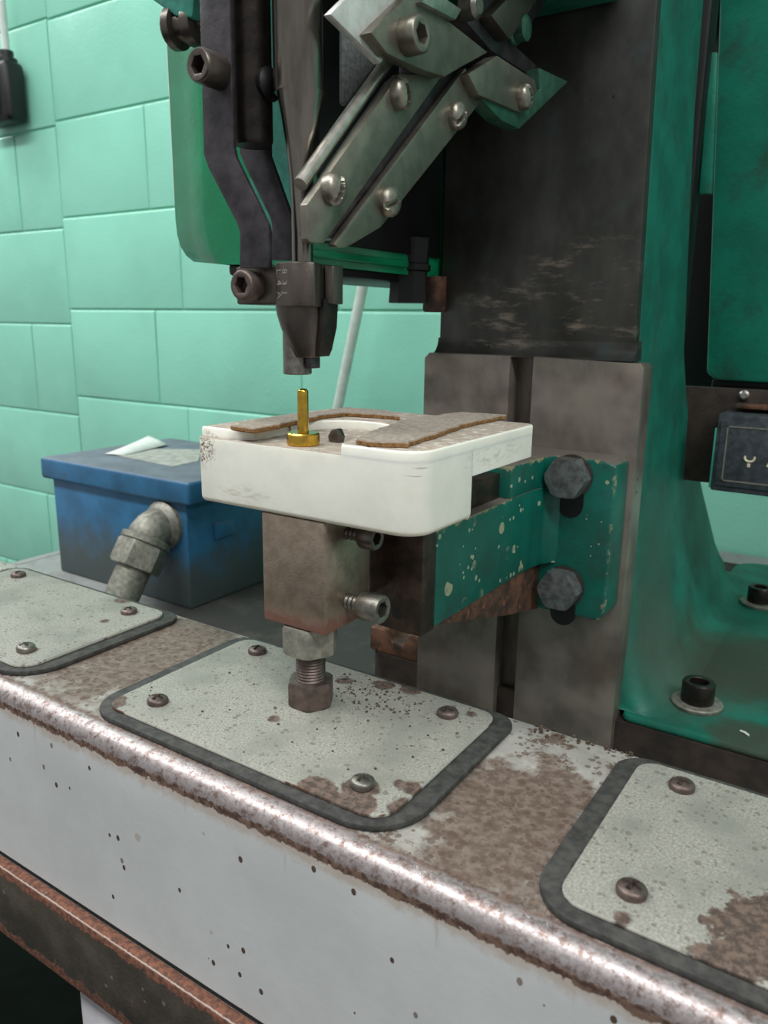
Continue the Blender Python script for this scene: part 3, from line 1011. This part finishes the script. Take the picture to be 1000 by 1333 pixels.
# ================================================================== punch ram and its nose
rm = thing('punch_ram', 'dark steel punch ram tapering to a clamped square nose', 'punch', (-3, 0, 165))
MB().lathe([(10.2, 284), (10.6, 285), (10.6, 400)], (-3.4, 0, 0), n=32).build('ram_shaft', 'ground_steel', rm)
MB().lathe([(4.7, 212), (4.7, 240), (5.2, 250), (6.6, 263), (8.4, 275), (10.2, 284.5)], (-2.2, 0, 0), n=32).build('ram_taper', 'ground_steel', rm)
MB().box(-30, -4, -14, 8, 196.5, 213, 1).build('clamp_ear', 'dark_steel', rm)
MB().prism([(-5, -15), (-3.5, -17), (7.5, -19.5), (15, -13), (13.5, -8), (10, -2), (10, 8), (-5, 8)], 2, 195.5, 214, .7).build('nose_block', 'dark_steel', rm)
nose = [c for c in bpy.data.objects if c.name.startswith('nose_block')][0]
MB().prism([(11, -1), (14.5, 1), (14.5, 8), (11, 9)], 2, 197, 213.5, .6).build('jaw_hinge', 'dark_steel', rm)
jaw = []
for z, cx, r in ((196.5, -3, 12.2), (192, -2.6, 11.8), (186, -1.8, 10.6), (179, -.6, 8.2), (174.5, .2, 6.6), (173.4, .2, 5.8)):
    jaw.append([(cx + r * math.cos(2 * math.pi * i / 28), r * .95 * math.sin(2 * math.pi * i / 28), z) for i in range(28)])
MB().loft(jaw).build('jaw', 'dark_steel', rm)
jaw = []
for z, x0_, x1_, y0_, y1_ in ((199, 8, 12.2, -3, 8), (187, 8, 11.4, -3, 8), (177, 5.4, 9.4, -2.5, 7), (174, 5.4, 8.2, -2, 6.5)):
    jaw.append([(x, y, z) for x, y in rrect(x0_, x1_, y0_, y1_, 1.0, 2)])
MB().loft(jaw).build('jaw', 'oily_black_steel', rm)
MB().lathe([(6.2, 165.5), (6.6, 166), (6.6, 186)], (-6, 0, 0), n=28).build('punch_tip', 'dull_steel', rm)
MB().box(1, 4.4, -3, 4, 168.5, 176, .4).build('guide_stub', 'black_oxide', rm)
cap_screw(MB(), 6.6, 9, (-18.5, -14, 204.5), (0, -1, 0)).build('clamp_screw', 'rusty_screw', rm)


def stamped(txt, loc, size, mat, parent, name, rot):
    c = bpy.data.curves.new(name, 'FONT')
    c.body = txt
    c.size = size * S
    c.extrude = .00008
    c.space_character = 1.25
    tmp = bpy.data.objects.new(name, c)
    COL.objects.link(tmp)
    dg = bpy.context.evaluated_depsgraph_get()
    me = bpy.data.meshes.new_from_object(tmp.evaluated_get(dg))
    bpy.data.objects.remove(tmp)
    me.materials.clear()
    me.materials.append(M[mat])
    ob = bpy.data.objects.new(name, me)
    place(ob, loc, parent)
    ob.rotation_euler = rot
    return ob


# stamped numbers run down the face of the nose block, along its slanting front facet
ang = math.atan2(-2.5, 11)
fx = lambda s: (-3.5 + 11 * s, -17 - 2.5 * s - .06)
rotm = (Matrix.Rotation(ang, 4, 'Z') @ Matrix.Rotation(math.radians(90), 4, 'X') @ Matrix.Rotation(math.radians(-90), 4, 'Z')).to_euler()
for txt, s in (('8 3 J', .46), ('L 4 A', .10)):
    x, y = fx(s)
    stamped(txt, (x, y, 211.2), 4.6, 'bright_steel', nose, 'stamped_mark', rotm)

# ================================================================== offset guide arm
ga = thing('guide_arm', 'dark cranked double-bar guide arm holding the punch nose', 'guide arm', (-30, -5, 205))
bar = [ony(u, v, -20) for u, v in ((264, 0), (265, 200), (271, 218), (309, 292), (312, 303), (312, 349), (350, 349), (350, 302), (348, 292), (306, 205), (303, 192), (302, 0))]
bar = [(bar[0][0], 420)] + bar[1:-1] + [(bar[-1][0], 420)]
MB().prism(bar, 1, -20, -17.6, .35).build('front_bar', 'black_oxide', ga)
dx_ = -6
bar2 = [(x - 7 + 7, z + 2) for x, z in [ony(u, v, 6) for u, v in ((312, 0), (312, 205), (318, 220), (352, 290), (354, 300), (354, 345), (383, 345), (383, 305), (381, 295), (350, 208), (350, 195), (350, 0))]]
bar2 = [(bar2[0][0], 420)] + bar2[1:-1] + [(bar2[-1][0], 420)]
MB().prism(bar2, 1, 6, 8.6, .35).build('rear_bar', 'black_oxide', ga)
cx_, cz_ = ony(329, 190, -4)
MB().lathe([(8.0, cz_), (8.8, cz_ + 2), (8.8, 420)], (cx_, -3.5, 0), n=28).build('sleeve', 'oily_black_steel', ga)
sx_, sz_ = ony(275, 90, -20)
cap_screw(MB(), 6.8, 13, (sx_ + 5, -19.8, sz_ - 2), (0, -1, 0)).build('clamp_screw', 'dark_steel', ga)
nx_, nz_ = ony(352, 112, 0)
MB().lathe([(7, 0), (7, 6), (4, 8)], (nx_ - 4, -2, nz_), (1, 0, 0), 20).build('knob', 'black_paint', ga)

# ================================================================== press head above, side guard
ph = thing('press_head', 'green cast press head overhanging the punch at the top', 'press head', (-40, 60, 320))
hp = [ony(u, v, 20) for u, v in ((190, -12), (206, 2), (240, 26), (262, 28))]
MB().prism([(hp[0][0], 460), hp[0], hp[1], hp[2], (hp[3][0], hp[3][1]), (-52, 460)], 1, 14, 60, 1.5).build('head_casting', 'green_head_paint', ph)
MB().box(-64, 50, 20, 250, 384, 520, 4).build('head_beam', 'green_casting', ph)
MB().box(-58, 9, -8, 20, 336, 460, 3).build('ram_guide', 'black_oxide', ph)
kx_, kz_ = ony(236, 40, 18)
mb = MB()
mb.lathe([(4, 0), (4, 4), (9, 5), (9.5, 6), (9.5, 10), (7, 12), (7, 16), (10, 17), (10, 21), (8, 23)], (kx_ + 12, 24, kz_ + 3), (-1, -.15, 0), 20)
mb.build('knurled_screw', 'dark_steel', ph)

sg = thing('side_guard', 'glossy green sheet guard hanging on the left flank of the press', 'guard', (-130, 200, 220))
YG = 95
GL, GC = ony(229, 200, YG + 20)[0], ony(264, 200, YG)[0]
rings = []
for z, ins, drop in ((600, 0, 0), (300, 0, 0), (256, 0, 0), (246, 1, 0), (238, 4, 2), (232, 9, 5), (228, 16, 7)):
    pl = [(GL + ins, 330), (GL + ins, YG + 20), (GL + 2 + ins, YG + 15), (GC - 4 + ins * .8, YG + 1.5), (GC + ins * .8, YG), (-130, YG), (-100, YG), (-80, YG), (-78, YG + 2), (-78, 330)]
    rings.append([(x, y, z - drop * max(0, min(1, (x + 190) / 60)) * .8) for x, y in pl])
MB().loft(rings).build('guard_shell', 'green_guard_paint', sg, sharp=60)
MB().tube([(GL - .4, YG + 19, 600), (GL - .4, YG + 19, 275), (GL + 1, YG + 19, 262)], 1.8, 10).build('edge_highlight', 'white_plastic', sg, 'pale tube standing in for the highlight along the guard edge')  # added pale tube, paints the bright highlight on the guard's left edge
MB().box(-118, -79, YG - 3, YG + 1, 232, 600, 1).build('front_panel', 'green_head_paint', sg, 'pale teal panel with scratched paint')
MB().box(-78.5, -75.5, YG + 12, 252, 236, 600, .8).build('side_panel', 'black_paint', sg, 'black panel closing the guard on the ram side')
MB().box(-80, -73, YG + 4, 205, 226.5, 231.5, 2, 2).build('lower_lip', 'green_guard_paint', sg)
MB().box(-150, -84, YG + 8, 300, 217, 226, 3).build('bottom_trim', 'black_paint', sg)
kb = MB()
kb.lathe([(15, 0), (13.5, 22), (16, 23), (16, 27), (14.5, 28), (16, 45)], (-84, 222, 203), n=8)
kb.build('clamp_knob', 'black_paint', sg)
MB().lathe([(8, 0), (9, 2), (9, 26)], (-78, 250, 197), n=20).build('spindle', 'rusty_casting', sg)

# ================================================================== feed track
XT = 20.0
ft = thing('feed_track', 'inclined steel feed track of two slotted rails leading down to the punch', 'feed track', (14, 60, 218))


def tp(pts, x=XT):
    return [onx(u, v, x) for u, v in pts]


MB().prism(tp([(400, 266), (401, 312), (405, 316), (422, 317), (427, 309), (576, 98), (520, 96)]), 0, XT - 4, XT, .5).build('rail', 'satin_steel', ft)
MB().prism(tp([(435, 318), (440, 322), (452, 322), (496, 296), (570, 203), (630, 128), (606, 88)]), 0, XT - 4, XT, .5).build('rail', 'satin_steel', ft)
MB().prism(tp([(424, 262), (424, 306), (452, 312), (600, 130), (600, 60), (534, 100)]), 0, XT - 14, XT - 4.2, .5).build('backing_bar', 'black_oxide', ft)
pa, pb = onx(391, 240, 12), onx(500, 86, 12)
MB().tube([(12, *pa), (12, *pb), (12, pb[0] + (pb[0] - pa[0]) * .3, pb[1] + (pb[1] - pa[1]) * .3)], 3.0, 16).build('guide_rod', 'bright_steel', ft)
# saddle bracket at the top: face plate, bent cheek, side block
MB().prism(tp([(483, 42), (532, -6), (548, -2), (636, 68), (600, 88), (580, 100), (552, 92), (505, 70)], XT + 7), 0, XT, XT + 7, .8).build('saddle_plate', 'satin_steel', ft)
MB().prism(tp([(430, 18), (452, -4), (520, -4), (484, 42), (506, 70), (496, 83)], XT + 1), 0, XT - 3, XT + 1, .8).build('saddle_cheek', 'polished_aluminium', ft)
MB().prism(tp([(548, 2), (570, -10), (602, 12), (594, 26)], XT + 10), 0, XT + 2, XT + 10, .8).build('saddle_rib', 'bright_steel', ft)
MB().prism(tp([(448, 20), (500, 20), (500, 70), (452, 138), (448, 134)], 0), 0, -3, 0, .8).build('side_block', 'grey_cast', ft)
MB().prism(tp([(610, 96), (648, 72), (697, 104), (700, 120), (678, 147), (624, 124)], XT + 5), 0, XT - 3, XT + 5, .8).build('stop_plate', 'satin_steel', ft)
MB().prism(tp([(702, 88), (740, 106), (676, 168), (652, 156), (626, 128), (678, 140), (704, 116)], XT + 3), 0, XT - 6, XT + 3, .5).build('guard_chip', 'clear_green_plastic', ft, 'green translucent plastic corner')
MB().prism(tp([(600, 20), (640, -10), (720, -10), (672, 60), (700, 86), (690, 98), (640, 66)], XT - 6), 0, XT - 24, XT - 6, .8).build('latch_block', 'black_oxide', ft)
MB().prism(tp([(640, 20), (668, -10), (700, 0), (664, 52)], XT + 2), 0, XT - 6, XT + 2, .8).build('latch_lever', 'dark_steel', ft)
MB().box(2, 9, 70, 96, 300, 383, 1).build('hanger', 'black_oxide', ft)
slot = dome_head(6.8, 6.4, 'slot', 'screw', 'screw_steel')
for (u, v, s) in ((525, 122, .25), (598, 150, -.7), (438, 246, -.3), (510, 262, -1.1)):
    y, z = onx(u, v, XT + 3)
    inst(slot, 'screw', (XT - .2, y, z), ft, (1, 0, 0), s)
y, z = onx(686, 126, XT + 8)
inst(slot, 'screw', (XT + 4.8, y, z), ft, (1, 0, 0), .4)
y, z = onx(686, 36, XT + 3)
MB().lathe([(8, 0), (8, 2), (6.6, 3), (6.8, 9), (5, 10)], (XT - 6, y, z), (1, 0, 0), 24).build('thumb_nut', 'clear_green_plastic', ft)
y, z = onx(541, 46, XT + 12)
cap_screw(MB(), 7.6, 9, (XT + 6.9, y, z), (1, -.05, 0)).build('cap_screw', 'satin_steel', ft)
y, z = onx(608, 10, XT + 4)
MB().lathe([(6, 0), (6, 7), (4, 9)], (XT + 2, y, z), (1, 0, 0), 20).build('cap_screw', 'dull_steel', ft)

# ================================================================== hopper housing and counter on the right
hh = thing('hopper_housing', 'tall dark green housing standing behind the press column', 'housing', (200, 480, 150))
h0 = ony(919, 490, 430)
h1 = ony(937, 0, 430)
MB().prism([(h0[0], h0[1] + 3), (h1[0], h1[1]), (h1[0] - 12, 800), (380, 800), (380, h0[1] - 4), (h0[0] + 8, h0[1] - 3)], 1, 430, 560, 3, 2).build('shell', 'green_hopper_paint', hh)
MB().box(h0[0] + 4, 380, 436, 556, h0[1] - 12, h0[1] - 2, 2).build('base_trim', 'black_paint', hh)

ct = thing('stroke_counter', 'black mechanical stroke counter on a rusty bracket beside the column', 'counter', (150, 400, 55))
c0_ = ony(930, 541, 385)
c1_ = ony(930, 637, 385)
cz0, cz1 = c1_[1] - 1, c0_[1] + 2
cxl = c0_[0] + 3
MB().box(cxl, cxl + 92, 385, 420, cz0, cz1, 1.6, 2).build('case', 'counter_black', ct)
face = MB().box(cxl + 3, cxl + 89, 383.6, 385.2, cz0 + 5, cz1 - 5, .5).build('face', 'counter_black', ct)
tr = MB()
a0, a1, b0, b1 = cxl + 8, cxl + 84, cz0 + 9, cz1 - 9
for q in ((a0, a1, b0, b0 + 1.1), (a0, a1, b1 - 1.1, b1), (a0, a0 + 1.1, b0, b1), (a1 - 1.1, a1, b0, b1)):
    tr.box(q[0], q[1], 383.1, 384, q[2], q[3])
tr.build('face_border', 'counter_trim', face)
MB().box(cxl - 1.5, cxl + .2, 386, 420, cz0 + 2, cz1 - 12, .3).build('edge_strip', 'green_head_paint', ct)
# two half-rolled digits of the counter: a cup-shaped arc over a dot
for i, (u, v) in enumerate(((976, 596), (1001, 603))):
    gx, gz = ony(u, v, 383)
    arc = [(gx + 3.6 * math.cos(math.radians(a)), 383.4, gz + 3.2 * math.sin(math.radians(a))) for a in range(160, 381, 20)] if i == 0 else \
          [(gx - 1, 383.4, gz - 3), (gx + 1, 383.4, gz + 1), (gx + 2, 383.4, gz + 5)]
    mb = MB().tube(arc, .9, 8)
    if i == 0:
        mb.box(gx - 1.1, gx + 1.1, 382.8, 383.8, gz - 7.6, gz - 4.6)
    mb.build('digit', 'digit_paint', face)
r0 = ony(886, 502, 421)
r1 = ony(892, 622, 421)
MB().box(70, cxl + 110, 420.5, 428, r1[1] - 2, r0[1], 1.2).build('bracket', 'dirty_foot_side', ct, 'brown rusty steel bracket plate')
MB().box(cxl + 8, cxl + 110, 404, 421, cz1 + 3, cz1 + 6.5, .8).build('top_flange', 'rusty_casting', ct)
MB().lathe([(4, 0), (4, 3), (2.5, 4.4)], (cxl + 12, 420.5, cz1 + 13), (0, -1, 0), 16).build('screw', 'bright_steel', ct)

# ================================================================== crumbs and lint
rc = random.Random(11)
mb = MB()
for i in range(260):
    if i < 170:
        x, y = 22 + rc.gauss(0, 20), 22 + rc.gauss(0, 12)
        if not (-80 < x < 82 and -56 < y < 41) or math.hypot(x, y) < 14:
            continue
        z = 0
    elif i < 215:
        x, y, z = rc.uniform(60, 150), rc.gauss(50, 2.5), ZB + .03
        y = min(y, 53)
        if x < 95:
            continue
    else:
        x, y, z = rc.uniform(-82, 80), rc.uniform(-57, 40), 0
        if math.hypot(x, y) < 14:
            continue
    q = rc.uniform(.25, .75) * (1.6 if z < -1 else 1)
    mb.prism([(x + q * rc.uniform(.6, 1.3) * math.cos(a), y + q * rc.uniform(.6, 1.3) * math.sin(a)) for a in (0, 1.3, 2.5, 3.9, 5.1)], 2, z + .02, z + q * .9)
cr = mb.build('rust_crumbs', 'crumbs')
cr['kind'] = 'stuff'
tag(cr, 'scattered brown rust crumbs around the foot of the jack bolt', 'rust crumbs')
u0, u1 = at(964, 951, 2, -87), at(975, 957, 2, -87)
tag(MB().tube([(u0.x, u0.y, -87.2), ((u0.x + u1.x) / 2, (u0.y + u1.y) / 2, -86.6), (u1.x, u1.y, -87.2)], .8, 8).build('lint_thread', 'paper'),
    'short white lint thread lying on the green foot', 'thread')
